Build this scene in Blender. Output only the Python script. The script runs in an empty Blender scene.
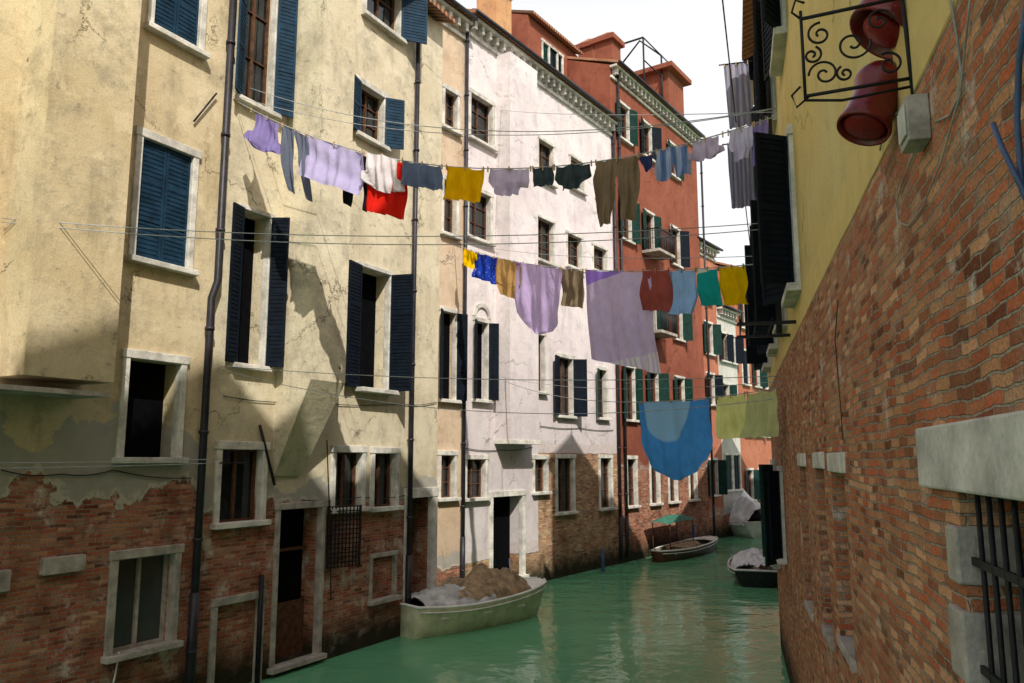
import bpy,bmesh,math,random
from mathutils import Vector,Matrix,noise
random.seed(7)
R=random.random
def RU(a,b): return a+(b-a)*random.random()
scene=bpy.context.scene
# ------------------------------------------------------------------ survey
CH=4.2; FP=800.0; PT=math.atan(118.5/800.0); cP,sP=math.cos(PT),math.sin(PT)
CAM=Vector((0,0,CH))
def ray(u,v):
    a=(u-512)/FP; b=(341.5-v)/FP
    return Vector((a,cP-b*sP,sP+b*cP))
def ground(u,v,z=0.0):
    d=ray(u,v); return CAM+d*((z-CH)/d.z)
def proj(p):
    q=p-CAM; dz=q.y*cP+q.z*sP; return (512+FP*q.x/dz, 341.5-FP*(-q.y*sP+q.z*cP)/dz)
class Fac:
    def __init__(s,A,B,rev=False):
        X=(B-A); X.z=0; X.normalize()
        if rev: X=-X
        s.O=Vector((A.x,A.y,0)); s.X=X; s.Y=Vector((-X.y,X.x,0))
        s.M=Matrix(((X.x,s.Y.x,0,s.O.x),(X.y,s.Y.y,0,s.O.y),(0,0,1,0),(0,0,0,1)))
    def at(s,u,v,out=0):
        d=ray(u,v); o=s.O-s.Y*out
        t=(o-CAM).dot(s.Y)/d.dot(s.Y); p=CAM+d*t
        return ((p-s.O).dot(s.X),p.z)
    def w(s,a,z,out=0): return s.O+s.X*a-s.Y*out+Vector((0,0,z))
    def pw(s,u,v,out=0):
        a,z=s.at(u,v,out); return s.w(a,z,out)
    def rect(s,r,out=0):
        u0,v0,u1,v1=r; um=(u0+u1)/2; vm=(v0+v1)/2
        a=s.at(u0,vm,out)[0]; b=s.at(u1,vm,out)[0]
        return min(a,b),max(a,b),s.at(um,v1,out)[1],s.at(um,v0,out)[1]
P1=Fac(ground(300,668),ground(435,625))
P2=Fac(ground(455,602),ground(700,545))
P4=Fac(ground(706,541),ground(775,527))
gr=ground(790,683)
ar=math.atan(223/809.)
PR=Fac(gr,gr+Vector((math.sin(ar),math.cos(ar),0)),rev=True)
# ------------------------------------------------------------------ materials
class NT:
    def __init__(s,name):
        s.m=bpy.data.materials.new(name); s.m.use_nodes=True; s.t=s.m.node_tree; s.t.nodes.clear()
        s.out=s.t.nodes.new('ShaderNodeOutputMaterial')
    def n(s,ty,**k):
        x=s.t.nodes.new(ty)
        for a,b in k.items(): setattr(x,a,b)
        return x
    def l(s,a,b): s.t.links.new(a,b)
    def put(s,sock,v):
        if isinstance(v,(int,float)): sock.default_value=v
        elif isinstance(v,(tuple,list)):
            sock.default_value=tuple(v)+((1,) if len(v)==3 and len(sock.default_value)==4 else ())
        else: s.l(v,sock)
    def math(s,op,a,b=0.0,c=None,clamp=False):
        x=s.n('ShaderNodeMath',operation=op,use_clamp=clamp); s.put(x.inputs[0],a); s.put(x.inputs[1],b)
        if c is not None: s.put(x.inputs[2],c)
        return x.outputs[0]
    def mix(s,f,a,b,blend='MIX'):
        x=s.n('ShaderNodeMix',data_type='RGBA',blend_type=blend); s.put(x.inputs[0],f); s.put(x.inputs[6],a); s.put(x.inputs[7],b); return x.outputs[2]
    def noise(s,vec,scale,detail=4,rough=.55):
        x=s.n('ShaderNodeTexNoise'); x.inputs['Scale'].default_value=scale; x.inputs['Detail'].default_value=detail; x.inputs['Roughness'].default_value=rough
        if vec is not None: s.l(vec,x.inputs['Vector'])
        return x.outputs['Fac']
    def rng(s,v,a,b,c=0.,d=1.):
        x=s.n('ShaderNodeMapRange'); s.put(x.inputs[0],v)
        for i,q in enumerate((a,b,c,d)): x.inputs[i+1].default_value=q
        return x.outputs[0]
    def comb(s,x,y,z=0.):
        c=s.n('ShaderNodeCombineXYZ'); s.put(c.inputs[0],x); s.put(c.inputs[1],y); s.put(c.inputs[2],z); return c.outputs[0]
    def bsdf(s,col,rough=.8,bump=None,dist=.02,strength=1.,spec=.3,metal=0):
        b=s.n('ShaderNodeBsdfPrincipled'); s.put(b.inputs['Base Color'],col); s.put(b.inputs['Roughness'],rough)
        b.inputs['Specular IOR Level'].default_value=spec; b.inputs['Metallic'].default_value=metal
        if bump is not None:
            x=s.n('ShaderNodeBump'); x.inputs['Distance'].default_value=dist; x.inputs['Strength'].default_value=strength
            s.l(bump,x.inputs['Height']); s.l(x.outputs[0],b.inputs['Normal'])
        s.l(b.outputs[0],s.out.inputs[0]); return b
def simple(name,col,rough=.7,var=.25,scale=6,metal=0,spec=.3,bump=.003):
    t=NT(name); tc=t.n('ShaderNodeTexCoord').outputs['Object']
    n1=t.noise(tc,scale,5); n2=t.noise(tc,scale*9,3)
    f=t.math('ADD',t.rng(n1,.3,.7,1-var,1+var),t.rng(n2,.3,.7,-var*.3,var*.3))
    c=t.mix(1.,col,t.comb(f,f,f),'MULTIPLY')
    t.bsdf(c,rough,bump=n2,dist=bump,spec=spec,metal=metal); return t.m
def wallmat(name,pl1,pl2,btop=3.8,amp=1.4,patch=.74,bc1=(.26,.07,.04),bc2=(.42,.19,.10),mort=(.40,.35,.29),bw=.26,bh=.066,cem=(.33,.33,.31),white=.0,algae=.5,dirt=.5,shift=None,cth=.35,decay=.6,spall=.5):
    t=NT(name); tc=t.n('ShaderNodeTexCoord').outputs['Object']
    sp=t.n('ShaderNodeSeparateXYZ'); t.l(tc,sp.inputs[0]); X,Y,Z=sp.outputs
    S=t.math('SUBTRACT',X,Y)
    wob=t.noise(tc,1.6,3); wob2=t.noise(tc,11,2)
    Zb=t.math('ADD',Z,t.math('ADD',t.math('MULTIPLY',wob,.09),t.math('MULTIPLY',wob2,.022)))
    Sb=t.math('ADD',S,t.math('MULTIPLY',t.noise(tc,8,2),.07))
    br=t.n('ShaderNodeTexBrick'); t.l(t.comb(Sb,Zb),br.inputs['Vector'])
    br.inputs['Scale'].default_value=1; br.inputs['Mortar Size'].default_value=bh*.13; br.inputs['Mortar Smooth'].default_value=.45
    br.inputs['Bias'].default_value=0; br.inputs['Brick Width'].default_value=bw; br.inputs['Row Height'].default_value=bh
    br.inputs['Color1'].default_value=(0,0,0,1); br.inputs['Color2'].default_value=(1,1,1,1); br.inputs['Mortar'].default_value=(.5,.5,.5,1)
    rnd=t.n('ShaderNodeSeparateColor'); t.l(br.outputs[0],rnd.inputs[0]); rnd=rnd.outputs[0]
    cr=t.n('ShaderNodeValToRGB'); t.l(rnd,cr.inputs[0]); e=cr.color_ramp.elements
    dk=tuple(x*.4 for x in bc1); lt=tuple(min(1,x*1.3+.05) for x in bc2)
    e[0].position=0; e[0].color=dk+(1,); e[1].position=1; e[1].color=lt+(1,)
    for p,c in ((.18,bc1),(.4,(bc2[0],bc1[1]*1.3,bc1[2]*1.1)),(.6,tuple((a+b)/2 for a,b in zip(bc1,bc2))),(.85,bc2)):
        q=e.new(p); q.color=c+(1,)
    big=t.noise(tc,.9,5); big2=t.noise(tc,3.3,5,.65)
    bcol=t.mix(t.rng(big,.35,.65),cr.outputs[0],t.mix(.4,cr.outputs[0],bc2))
    m2=t.mix(t.rng(t.noise(tc,25,3),.3,.7),tuple(x*.5 for x in mort),mort)
    bcol=t.mix(br.outputs['Fac'],bcol,m2)
    rub=t.rng(big2,.52,.68,0,spall); bcol=t.mix(rub,bcol,tuple(x*.85 for x in mort))
    bcol=t.mix(t.rng(t.noise(tc,1.3,6,.65),.48,.66,0,decay),bcol,tuple(x*.3 for x in bc1))
    bcol=t.mix(t.rng(t.noise(tc,7,4,.6),.58,.70,0,decay*.8),bcol,(.03,.022,.02))
    if white>0: bcol=t.mix(t.rng(t.noise(tc,1.7,7,.72),.61-white*.1,.66,0,.85),bcol,(.60,.55,.48))
    fgr=t.noise(tc,60,3); g=t.rng(fgr,.3,.7,.7,1.25); bcol=t.mix(1.,bcol,t.comb(g,g,g),'MULTIPLY')
    # plaster
    st=t.noise(t.comb(t.math('MULTIPLY',S,2.2),t.math('MULTIPLY',Z,.45),0.),1.,8,.7)
    pc=t.mix(t.rng(t.noise(tc,.55,6,.6),.35,.65),pl1,pl2)
    pc=t.mix(t.rng(st,.52,.72,0,dirt*.75),pc,tuple(x*.42 for x in pl1))
    pc=t.mix(t.rng(t.noise(tc,1.5,10,.75),.49,.64,0,dirt),pc,tuple(x*.52 for x in pl2))
    pc=t.mix(t.rng(t.noise(tc,.8,8,.7),.55,.58,0,dirt*.5),pc,tuple(min(.8,x*1.15) for x in pl2))
    pc=t.mix(t.rng(t.noise(tc,6,8,.75),.60,.66,0,dirt*.7),pc,tuple(x*.4 for x in cem))
    vo=t.n('ShaderNodeTexVoronoi',feature='DISTANCE_TO_EDGE'); vo.inputs['Scale'].default_value=.45
    wv=t.comb(t.math('ADD',S,t.math('MULTIPLY',t.noise(tc,1.8,6,.7),1.4)),t.math('ADD',Z,t.math('MULTIPLY',t.noise(tc,1.5,6,.7),1.1))); t.l(wv,vo.inputs['Vector'])
    ck=t.math('MULTIPLY',t.rng(vo.outputs['Distance'],.0,.006,1,0),t.rng(t.noise(tc,.7,3),.48,.56))
    pc=t.mix(t.math('MULTIPLY',ck,.75),pc,tuple(x*.2 for x in pl1))
    g2=t.rng(t.noise(tc,35,4),.3,.7,.86,1.1); pc=t.mix(1.,pc,t.comb(g2,g2,g2),'MULTIPLY')
    edge=t.noise(tc,.75,9,.6)
    zz=t.math('ADD',Z,t.math('MULTIPLY',t.math('SUBTRACT',edge,.5),amp*3))
    if shift: zz=t.math('ADD',zz,t.rng(S,shift[0],shift[0]+.01,shift[1],0.))
    fb=t.rng(zz,btop-.015,btop+.015,1,0)
    pn=t.noise(t.comb(t.math('ADD',S,31.),Z,0.),.8,9,.62)
    fp=t.rng(pn,patch,patch+.006)
    fb=t.math('MAXIMUM',fb,fp)
    z3=t.math('ADD',Z,t.math('MULTIPLY',t.math('SUBTRACT',t.noise(t.comb(t.math('ADD',S,9.),Z,3.),1.1,7),.5),amp*3.2))
    if shift: z3=t.math('ADD',z3,t.rng(S,shift[0],shift[0]+.01,shift[1],0.))
    fc=t.rng(z3,btop+cth,btop+cth+.03,1,0)
    pcc=t.mix(fc,pc,t.mix(t.noise(tc,5,5),tuple(x*.8 for x in cem),tuple(x*1.35 for x in cem)))
    if amp>.2: pcc=t.mix(t.rng(zz,btop+.07,btop+.09,.8,0),pcc,(.58,.54,.46))
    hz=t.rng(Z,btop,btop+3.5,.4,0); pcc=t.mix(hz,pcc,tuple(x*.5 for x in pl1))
    col=t.mix(fb,pcc,bcol)
    al=t.rng(t.math('ADD',Z,t.math('MULTIPLY',t.math('SUBTRACT',big2,.5),1.)),algae*.5,algae+.45,.94,0)
    col=t.mix(al,col,(.018,.024,.014))
    hb=t.math('ADD',t.math('MULTIPLY',t.math('SUBTRACT',1.,br.outputs['Fac']),.5),t.math('ADD',t.math('ADD',t.math('MULTIPLY',fgr,.3),t.math('MULTIPLY',big2,.8)),t.math('MULTIPLY',rnd,.22)))
    hp=t.math('ADD',1.5,t.math('SUBTRACT',t.math('MULTIPLY',t.noise(tc,6,8,.65),.6),t.math('MULTIPLY',ck,.4)))
    mh=t.math('ADD',t.math('MULTIPLY',hb,fb),t.math('MULTIPLY',hp,t.math('SUBTRACT',1.,fb)))
    t.bsdf(col,.95,bump=mh,dist=.024,strength=1.,spec=.1); return t.m
sPL=P2.at(538,460)[0]
M={}
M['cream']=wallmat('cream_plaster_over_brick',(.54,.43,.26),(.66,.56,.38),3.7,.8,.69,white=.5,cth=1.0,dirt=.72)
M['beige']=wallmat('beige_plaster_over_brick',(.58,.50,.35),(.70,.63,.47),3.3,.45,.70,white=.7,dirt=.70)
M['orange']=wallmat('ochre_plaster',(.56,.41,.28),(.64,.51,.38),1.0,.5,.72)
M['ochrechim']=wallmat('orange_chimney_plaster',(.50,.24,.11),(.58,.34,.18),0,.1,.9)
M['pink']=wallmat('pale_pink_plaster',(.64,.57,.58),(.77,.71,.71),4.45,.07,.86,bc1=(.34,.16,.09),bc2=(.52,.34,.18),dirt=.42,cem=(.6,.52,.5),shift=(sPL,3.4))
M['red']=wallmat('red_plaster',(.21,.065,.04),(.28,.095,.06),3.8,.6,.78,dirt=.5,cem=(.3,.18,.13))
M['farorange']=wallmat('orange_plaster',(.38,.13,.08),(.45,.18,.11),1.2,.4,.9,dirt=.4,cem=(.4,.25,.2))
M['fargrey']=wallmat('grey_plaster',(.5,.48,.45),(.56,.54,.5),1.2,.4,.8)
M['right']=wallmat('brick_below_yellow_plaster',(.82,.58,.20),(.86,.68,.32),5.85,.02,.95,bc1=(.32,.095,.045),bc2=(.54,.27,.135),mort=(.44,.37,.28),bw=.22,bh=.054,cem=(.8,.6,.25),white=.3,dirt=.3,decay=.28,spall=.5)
M['brickplain']=wallmat('infill_brick',(.5,.4,.3),(.5,.4,.3),50,.1,.9)
M['stone']=simple('istrian_stone',(.54,.52,.47),.75,.38,3,bump=.006)
M['stained']=simple('grey_stone',(.34,.31,.27),.8,.4,4,bump=.006)
M['white']=simple('white_paint',(.70,.69,.66),.6,.15)
M['wood']=simple('weathered_wood',(.10,.05,.03),.7,.4,8,spec=.1)
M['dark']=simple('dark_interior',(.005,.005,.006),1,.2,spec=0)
M['iron']=simple('black_iron',(.014,.014,.016),.5,.3,20,metal=.3)
M['pipe']=simple('dark_drainpipe',(.022,.020,.026),.45,.4,5)
M['blue']=simple('dark_blue_shutter_paint',(.009,.032,.062),.6,.4,5,spec=.12)
M['black']=simple('blue_black_shutter_paint',(.004,.008,.015),.6,.35,5,spec=.10)
M['green']=simple('green_shutter_paint',(.007,.034,.027),.6,.35,5,spec=.12)
t=NT('terracotta_roof_tiles'); tc=t.n('ShaderNodeTexCoord').outputs['Object']
wv=t.n('ShaderNodeTexWave'); wv.inputs['Scale'].default_value=1.6; wv.inputs['Distortion'].default_value=.6; t.l(tc,wv.inputs[0])
c=t.mix(t.noise(tc,4,4),(.30,.12,.06),(.45,.25,.15)); c=t.mix(t.rng(wv.outputs['Fac'],0,.3,.8,0),c,(.06,.03,.02))
t.bsdf(c,.9,bump=wv.outputs['Fac'],dist=.06); M['tile']=t.m
t=NT('window_glass'); tc=t.n('ShaderNodeTexCoord').outputs['Object']
n1=t.noise(tc,1.2,2); t.bsdf(t.mix(t.rng(n1,.4,.6),(.006,.008,.009),(.02,.024,.026)),.06,bump=n1,dist=.01,spec=.6); M['glass']=t.m
t=NT('curtained_glass'); tc=t.n('ShaderNodeTexCoord').outputs['Object']
t.bsdf(t.mix(t.noise(tc,2,4),(.02,.024,.025),(.07,.08,.08)),.15,spec=.6); M['curtain']=t.m
# ------------------------------------------------------------------ mesh builder
class MB:
    def __init__(s): s.v=[];s.f=[];s.mi=[];s.ms=[];s.sm=[]
    def mat(s,m):
        m=M[m] if isinstance(m,str) else m
        if m not in s.ms: s.ms.append(m)
        return s.ms.index(m)
    def add(s,vs,fs,m,T=None,smooth=False):
        b=len(s.v); k=s.mat(m)
        for p in vs:
            p=Vector(p); s.v.append(T@p if T else p)
        for f in fs: s.f.append([b+i for i in f]); s.mi.append(k); s.sm.append(smooth)
    def box(s,x0,x1,y0,y1,z0,z1,m,T=None):
        if x0>x1:x0,x1=x1,x0
        if y0>y1:y0,y1=y1,y0
        if z0>z1:z0,z1=z1,z0
        s.add([(x0,y0,z0),(x1,y0,z0),(x1,y1,z0),(x0,y1,z0),(x0,y0,z1),(x1,y0,z1),(x1,y1,z1),(x0,y1,z1)],
          [(0,3,2,1),(4,5,6,7),(0,1,5,4),(1,2,6,5),(2,3,7,6),(3,0,4,7)],m,T)
    def quad(s,a,b,c,d,m,T=None): s.add([a,b,c,d],[(0,1,2,3)],m,T)
    def tube(s,pts,r,m,n=8,T=None,cap=True):
        pts=[Vector(p) for p in pts]; vs=[];fs=[]
        up=None
        for i,p in enumerate(pts):
            d=(pts[min(i+1,len(pts)-1)]-pts[max(i-1,0)])
            if d.length<1e-9: d=Vector((0,0,1))
            d.normalize()
            if up is None: up=Vector((0,0,1)) if abs(d.z)<.9 else Vector((1,0,0))
            a=d.cross(up)
            if a.length<1e-4: up=Vector((1,0,0)); a=d.cross(up)
            a.normalize(); b=a.cross(d).normalized(); up=b
            rr=r[i] if isinstance(r,(list,tuple)) else r
            for k in range(n):
                q=2*math.pi*k/n; vs.append(p+a*math.cos(q)*rr+b*math.sin(q)*rr)
        for i in range(len(pts)-1):
            for k in range(n): k2=(k+1)%n; fs.append((i*n+k,i*n+k2,(i+1)*n+k2,(i+1)*n+k))
        if cap: fs.append(tuple(range(n-1,-1,-1))); fs.append(tuple((len(pts)-1)*n+k for k in range(n)))
        s.add(vs,fs,m,T,True)
    def lathe(s,prof,m,n=20,T=None):
        vs=[];fs=[]
        for r,z in prof:
            for k in range(n):
                q=2*math.pi*k/n; vs.append((r*math.cos(q),r*math.sin(q),z))
        for i in range(len(prof)-1):
            for k in range(n): k2=(k+1)%n; fs.append((i*n+k,i*n+k2,(i+1)*n+k2,(i+1)*n+k))
        s.add(vs,fs,m,T,True)
    def obj(s,name,T=None,parent=None,bevel=0):
        me=bpy.data.meshes.new(name); me.from_pydata([tuple(p) for p in s.v],[],s.f)
        for m in s.ms: me.materials.append(m)
        me.polygons.foreach_set('material_index',s.mi); me.polygons.foreach_set('use_smooth',s.sm); me.update()
        o=bpy.data.objects.new(name,me); scene.collection.objects.link(o)
        if T is not None: o.matrix_world=T
        if parent: o.parent=parent; o.matrix_local=T if T is not None else Matrix.Identity(4)
        if bevel:
            b=o.modifiers.new('b','BEVEL'); b.width=bevel; b.segments=2; b.limit_method='ANGLE'
        return o
def empty(name,T):
    e=bpy.data.objects.new(name,None); scene.collection.objects.link(e); e.matrix_world=T; e.empty_display_size=.3; return e
def RZ(x,y,ang,z=0): return Matrix.Translation((x,y,z))@Matrix.Rotation(ang,4,'Z')
# ------------------------------------------------------------------ houses
class House:
    def __init__(s,name,fac,s0,s1,zt,mat,depth=9,over=.45,cornice=None,z0=-1.0):
        s.name=name;s.fac=fac;s.s0,s.s1=min(s0,s1),max(s0,s1);s.zt=zt;s.mat=mat;s.dep=depth;s.over=over;s.cor=cornice;s.z0=z0
        s.op=[]; s.tr=MB(); s.wi=MB(); s.sh=MB(); s.ex=MB(); s.wa=MB(); s.late=[]
    def panel(s,hs,z0,z1,w,dr,ang,col,y=-.07):
        a=math.radians(ang)
        T=Matrix.Translation((hs,y,0))@Matrix.Rotation(-a if dr>0 else a,4,'Z')@Matrix.Scale(dr,4,(1,0,0))
        m=s.sh; t=.02
        m.box(0,.05,-t,t,z0,z1,col,T); m.box(w-.05,w,-t,t,z0,z1,col,T)
        n=max(2,int((z1-z0)/1.0)+1)
        for i in range(n+1):
            zc=z0+(z1-z0-.07)*i/n; m.box(.05,w-.05,-t,t,zc,zc+.07,col,T)
        m.box(.05,w-.05,-.004,.004,z0,z1,col,T)
        k=int((z1-z0)/.085)
        for i in range(k):
            zc=z0+.04+(z1-z0-.08)*i/k
            m.box(.05,w-.05,-.014,.014,zc,zc+.04,col,T)
    def win(s,r,frame=.12,sh=None,col='blue',ang=(160,160),pane='glass',rec=.22,sill=.1,bars=False,div=True,fm='stone',raw=False,wfr='wood'):
        a,b,z0,z1=r if raw else s.fac.rect(r)
        a=max(a,s.s0+.03); b=min(b,s.s1-.03)
        s.op.append((a,b,z0,z1,rec))
        g=.012; T=s.tr
        if frame:
            j=lambda: RU(-.008,.008)
            T.box(a-frame+j(),a+g,-.05,.12,z0,z1,fm); T.box(b-g,b+frame+j(),-.05,.12,z0,z1,fm)
            T.box(a-frame-.03,b+frame+.03,-.065,.12,z1-g,z1+frame*1.15+j(),fm)
            T.box(a-frame-.05+j(),b+frame+.05+j(),-.065-sill,.12,z0-.09,z0+g,fm)
        w=s.wi; y=rec
        w.quad((a,y,z0),(b,y,z0),(b,y,z1),(a,y,z1),pane)
        if div:
            f=.05
            w.box(a,a+f,y-.06,y-.003,z0,z1,wfr); w.box(b-f,b,y-.06,y-.003,z0,z1,wfr)
            w.box(a+f,b-f,y-.06,y-.003,z0,z0+f,wfr); w.box(a+f,b-f,y-.06,y-.003,z1-f,z1,wfr)
            c=(a+b)/2; w.box(c-.03,c+.03,y-.055,y-.003,z0+f,z1-f,wfr)
            if div is True:
                for q in (.36,.70):
                    zz=z0+(z1-z0)*q; w.box(a+f,c-.03,y-.045,y-.003,zz-.012,zz+.012,wfr); w.box(c+.03,b-f,y-.045,y-.003,zz-.012,zz+.012,wfr)
        if bars:
            n=max(3,int((b-a)/.13))
            for i in range(1,n): x=a+(b-a)*i/n; w.tube([(x,.03,z0),(x,.03,z1)],.01,'iron',6)
            for q in (.2,.5,.8): zz=z0+(z1-z0)*q; w.box(a,b,.022,.038,zz-.015,zz+.015,'iron')
        if sh:
            hw=(b-a)/2
            if 'c' in sh:
                s.panel(a+.01,z0+.02,z1-.02,hw-.015,1,2,col,y=.05); s.panel(b-.01,z0+.02,z1-.02,hw-.015,-1,2,col,y=.05)
            if 'l' in sh: s.panel(a-.01,z0,z1,hw,1,ang[0],col,y=-.075)
            if 'r' in sh: s.panel(b+.01,z0,z1,hw,-1,ang[1],col,y=-.075)
        return a,b,z0,z1
    def bay(s,u0,u1,vt,vb,out,vb2=None,zt=None,sill=False):
        a=s.fac.at(u0,(vt+vb)/2,out)[0]; b=s.fac.at(u1,(vt+vb)/2,out)[0]
        z0=s.fac.at((u0+u1)/2,vb,out)[1]; z1=zt if zt else s.zt+.0
        m=MB()
        m.quad((a,-out,z0),(b,-out,z0),(b,-out,z1),(a,-out,z1),s.mat)
        m.quad((a,.05,z0),(a,-out,z0),(a,-out,z1),(a,.05,z1),s.mat); m.quad((b,-out,z0),(b,.05,z0),(b,.05,z1),(b,-out,z1),s.mat)
        m.quad((a,.05,z1),(a,-out,z1),(b,-out,z1),(b,.05,z1),s.mat)
        if vb2:
            zb=s.fac.at((u0+u1)/2-8,vb2,.1)[1]; q=.25*(b-a)
            m.quad((a,-.06,zb),(b-q,-.06,zb),(b,-out,z0),(a,-out,z0),s.mat)
            m.quad((a,.05,zb),(a,-.06,zb),(a,-out,z0),(a,.05,z0),s.mat); m.quad((b-q,-.06,zb),(b-q,.05,zb),(b,.05,z0),(b,-out,z0),s.mat)
            m.quad((a,.05,zb),(b-q,.05,zb),(b-q,-.06,zb),(a,-.06,zb),s.mat)
        else:
            m.quad((a,.05,z0),(b,.05,z0),(b,-out,z0),(a,-out,z0),s.mat)
            if sill: s.tr.box(a-.04,b+.04,-out-.05,-.01,z0-.14,z0-.004,'stone')
        s.late.append(m)
        return a,b,z0,z1
    def pipe(s,u,v,z0,z1=None,r=.06,y=-.12,mat='pipe',jog=None):
        a=s.fac.at(u,v)[0]; z1=z1 or s.zt
        pts=[(a,y,z0)]
        if jog: pts+=[(a,y,jog-.25),(a+.12,y,jog+.1),(a+.12,y,z1)]
        else: pts+=[(a,y,z1)]
        s.ex.tube(pts,r,mat,10)
        z=z0+.6
        while z<z1:
            aa=a+(.12 if jog and z>jog else 0)
            s.ex.tube([(aa,y,z-.03),(aa,y,z+.03)],r*1.3,mat,10); s.ex.box(aa-.015,aa+.015,y,.0,z-.01,z+.01,mat); z+=1.9
        if z0<1: s.ex.tube([(pts[0][0],y,z0-.1),(pts[0][0],y,z0+1.6)],r*1.25,mat,10)
    def cable(s,pts,r=.012,mat='iron',y=-.03):
        q=[]
        for i in range(len(pts)-1):
            a0,z0=s.fac.at(*pts[i]); a1,z1=s.fac.at(*pts[i+1])
            for k in range(8): f=k/8; q.append((a0+(a1-a0)*f,y,z0+(z1-z0)*f-.05*math.sin(math.pi*f)))
        a1,z1=s.fac.at(*pts[-1]); q.append((a1,y,z1)); s.ex.tube(q,r,mat,6)
    def finish(s):
        s.e=empty(s.name,s.fac.M); m=s.wa
        xs=sorted({s.s0,s.s1}|{o[0] for o in s.op}|{o[1] for o in s.op}); zs=sorted({s.z0,s.zt}|{o[2] for o in s.op}|{o[3] for o in s.op})
        xs=[x for x in xs if s.s0<=x<=s.s1]; zs=[z for z in zs if s.z0<=z<=s.zt]
        for i in range(len(xs)-1):
            for j in range(len(zs)-1):
                cx=(xs[i]+xs[i+1])/2; cz=(zs[j]+zs[j+1])/2
                if any(o[0]<cx<o[1] and o[2]<cz<o[3] for o in s.op): continue
                m.quad((xs[i],0,zs[j]),(xs[i+1],0,zs[j]),(xs[i+1],0,zs[j+1]),(xs[i],0,zs[j+1]),s.mat)
        for a,b,z0,z1,r in s.op:
            z1=min(z1,s.zt)
            m.quad((a,0,z0),(a,0,z1),(a,r,z1),(a,r,z0),s.mat); m.quad((b,0,z0),(b,r,z0),(b,r,z1),(b,0,z1),s.mat)
            m.quad((a,0,z0),(a,r,z0),(b,r,z0),(b,0,z0),s.mat); m.quad((a,0,z1),(b,0,z1),(b,r,z1),(a,r,z1),s.mat)
        d=s.dep
        m.quad((s.s0,d,s.z0),(s.s0,0,s.z0),(s.s0,0,s.zt),(s.s0,d,s.zt),s.mat)
        m.quad((s.s1,0,s.z0),(s.s1,d,s.z0),(s.s1,d,s.zt),(s.s1,0,s.zt),s.mat)
        m.quad((s.s1,d,s.z0),(s.s0,d,s.z0),(s.s0,d,s.zt),(s.s1,d,s.zt),s.mat)
        o=s.over; rz=s.zt+d*.2; rm=MB(); th=.12
        for (ya,za,yb,zb) in ((-o,s.zt-.02,d/2,rz),(d/2,rz,d+o,s.zt-.02)):
            rm.add([(s.s0,ya,za),(s.s1,ya,za),(s.s1,yb,zb),(s.s0,yb,zb),(s.s0,ya,za+th),(s.s1,ya,za+th),(s.s1,yb,zb+th),(s.s0,yb,zb+th)],
              [(0,3,2,1),(4,5,6,7),(0,1,5,4),(1,2,6,5),(3,0,4,7),(2,3,7,6)],'tile')
        for x in (s.s0,s.s1): m.add([(x,0,s.zt),(x,d,s.zt),(x,d/2,rz)],[(0,1,2)],s.mat)
        rm.obj('roof',None,s.e)
        if s.cor:
            c=s.tr; c.box(s.s0,s.s1,-o+.1,-.004,s.zt-.14,s.zt-.03,s.cor); c.box(s.s0,s.s1,-.10,-.004,s.zt-.62,s.zt-.5,s.cor)
            x=s.s0+.2
            while x<s.s1-.2: c.box(x,x+.14,-o+.17,-.006,s.zt-.42,s.zt-.143,s.cor); x+=.42
            s.ex.tube([(s.s0,-o-.05,s.zt+.02),(s.s1,-o-.05,s.zt+.02)],.07,'pipe',8)
        m.obj('walls',None,s.e)
        if s.tr.f: s.tr.obj('stone_trim',None,s.e,bevel=.012)
        if s.wi.f: s.wi.obj('windows',None,s.e)
        if s.sh.f: s.sh.obj('shutters',None,s.e)
        if s.ex.f: s.ex.obj('pipes_and_ironwork',None,s.e)
        for q in s.late: q.obj('chimney_breast',None,s.e)
        return s
    def rod(s,u,v,du,dv,r=.018,out=.1):
        a,z=s.fac.at(u,v); b,z2=s.fac.at(u+du,v+dv)
        s.ex.tube([(a,-.05,z),(b,-.05-out*.2,z2)],r,'iron',6)
SUNEL=45; SH=Vector((.30,-.954,0)).normalized()
sA=P1.at(206,460)[0]; sB=P1.at(437,460)[0]
h=House('cream_house',P1,-15.5,sA,16.5,'cream')
h.win((137,145,190,265),sh='c',col='blue'); h.win((125,360,178,458),div=False,pane='dark',rec=.4)
h.win((114,556,172,648),pane='curtain',div=1,fm='stained',wfr='stained')
h.win((155,-75,202,42),sh='c',col='blue')
h.win((-120,120,-50,262),sh='lr'); h.win((-150,420,-70,520)); h.win((-260,-60,-190,262),sh='lr')
h.bay(40,128,0,380,.8)
a,z=P1.at(60,556); h.tr.box(a-.3,a+.35,-.12,.05,z-.25,z,'stained')
a,z=P1.at(0,570); h.tr.box(a-.4,a+.1,-.12,.05,z-.3,z,'stained')
a0,z=P1.at(0,384,.7); a1=P1.at(104,384,.7)[0]; h.ex.box(a0-1,a1,-.85,-.02,z-.08,z-.01,'stained')
h.pipe(200,420,.3,r=.07,jog=P1.at(205,285)[1])
h.rod(60,158,45,-26); h.rod(192,122,22,-28); h.rod(80,372,22,-18,.025)
h.cable([(0,470),(60,474),(112,470),(190,478)],.01); h.cable([(118,652),(112,683)],.015,'white')
h.finish()
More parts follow.
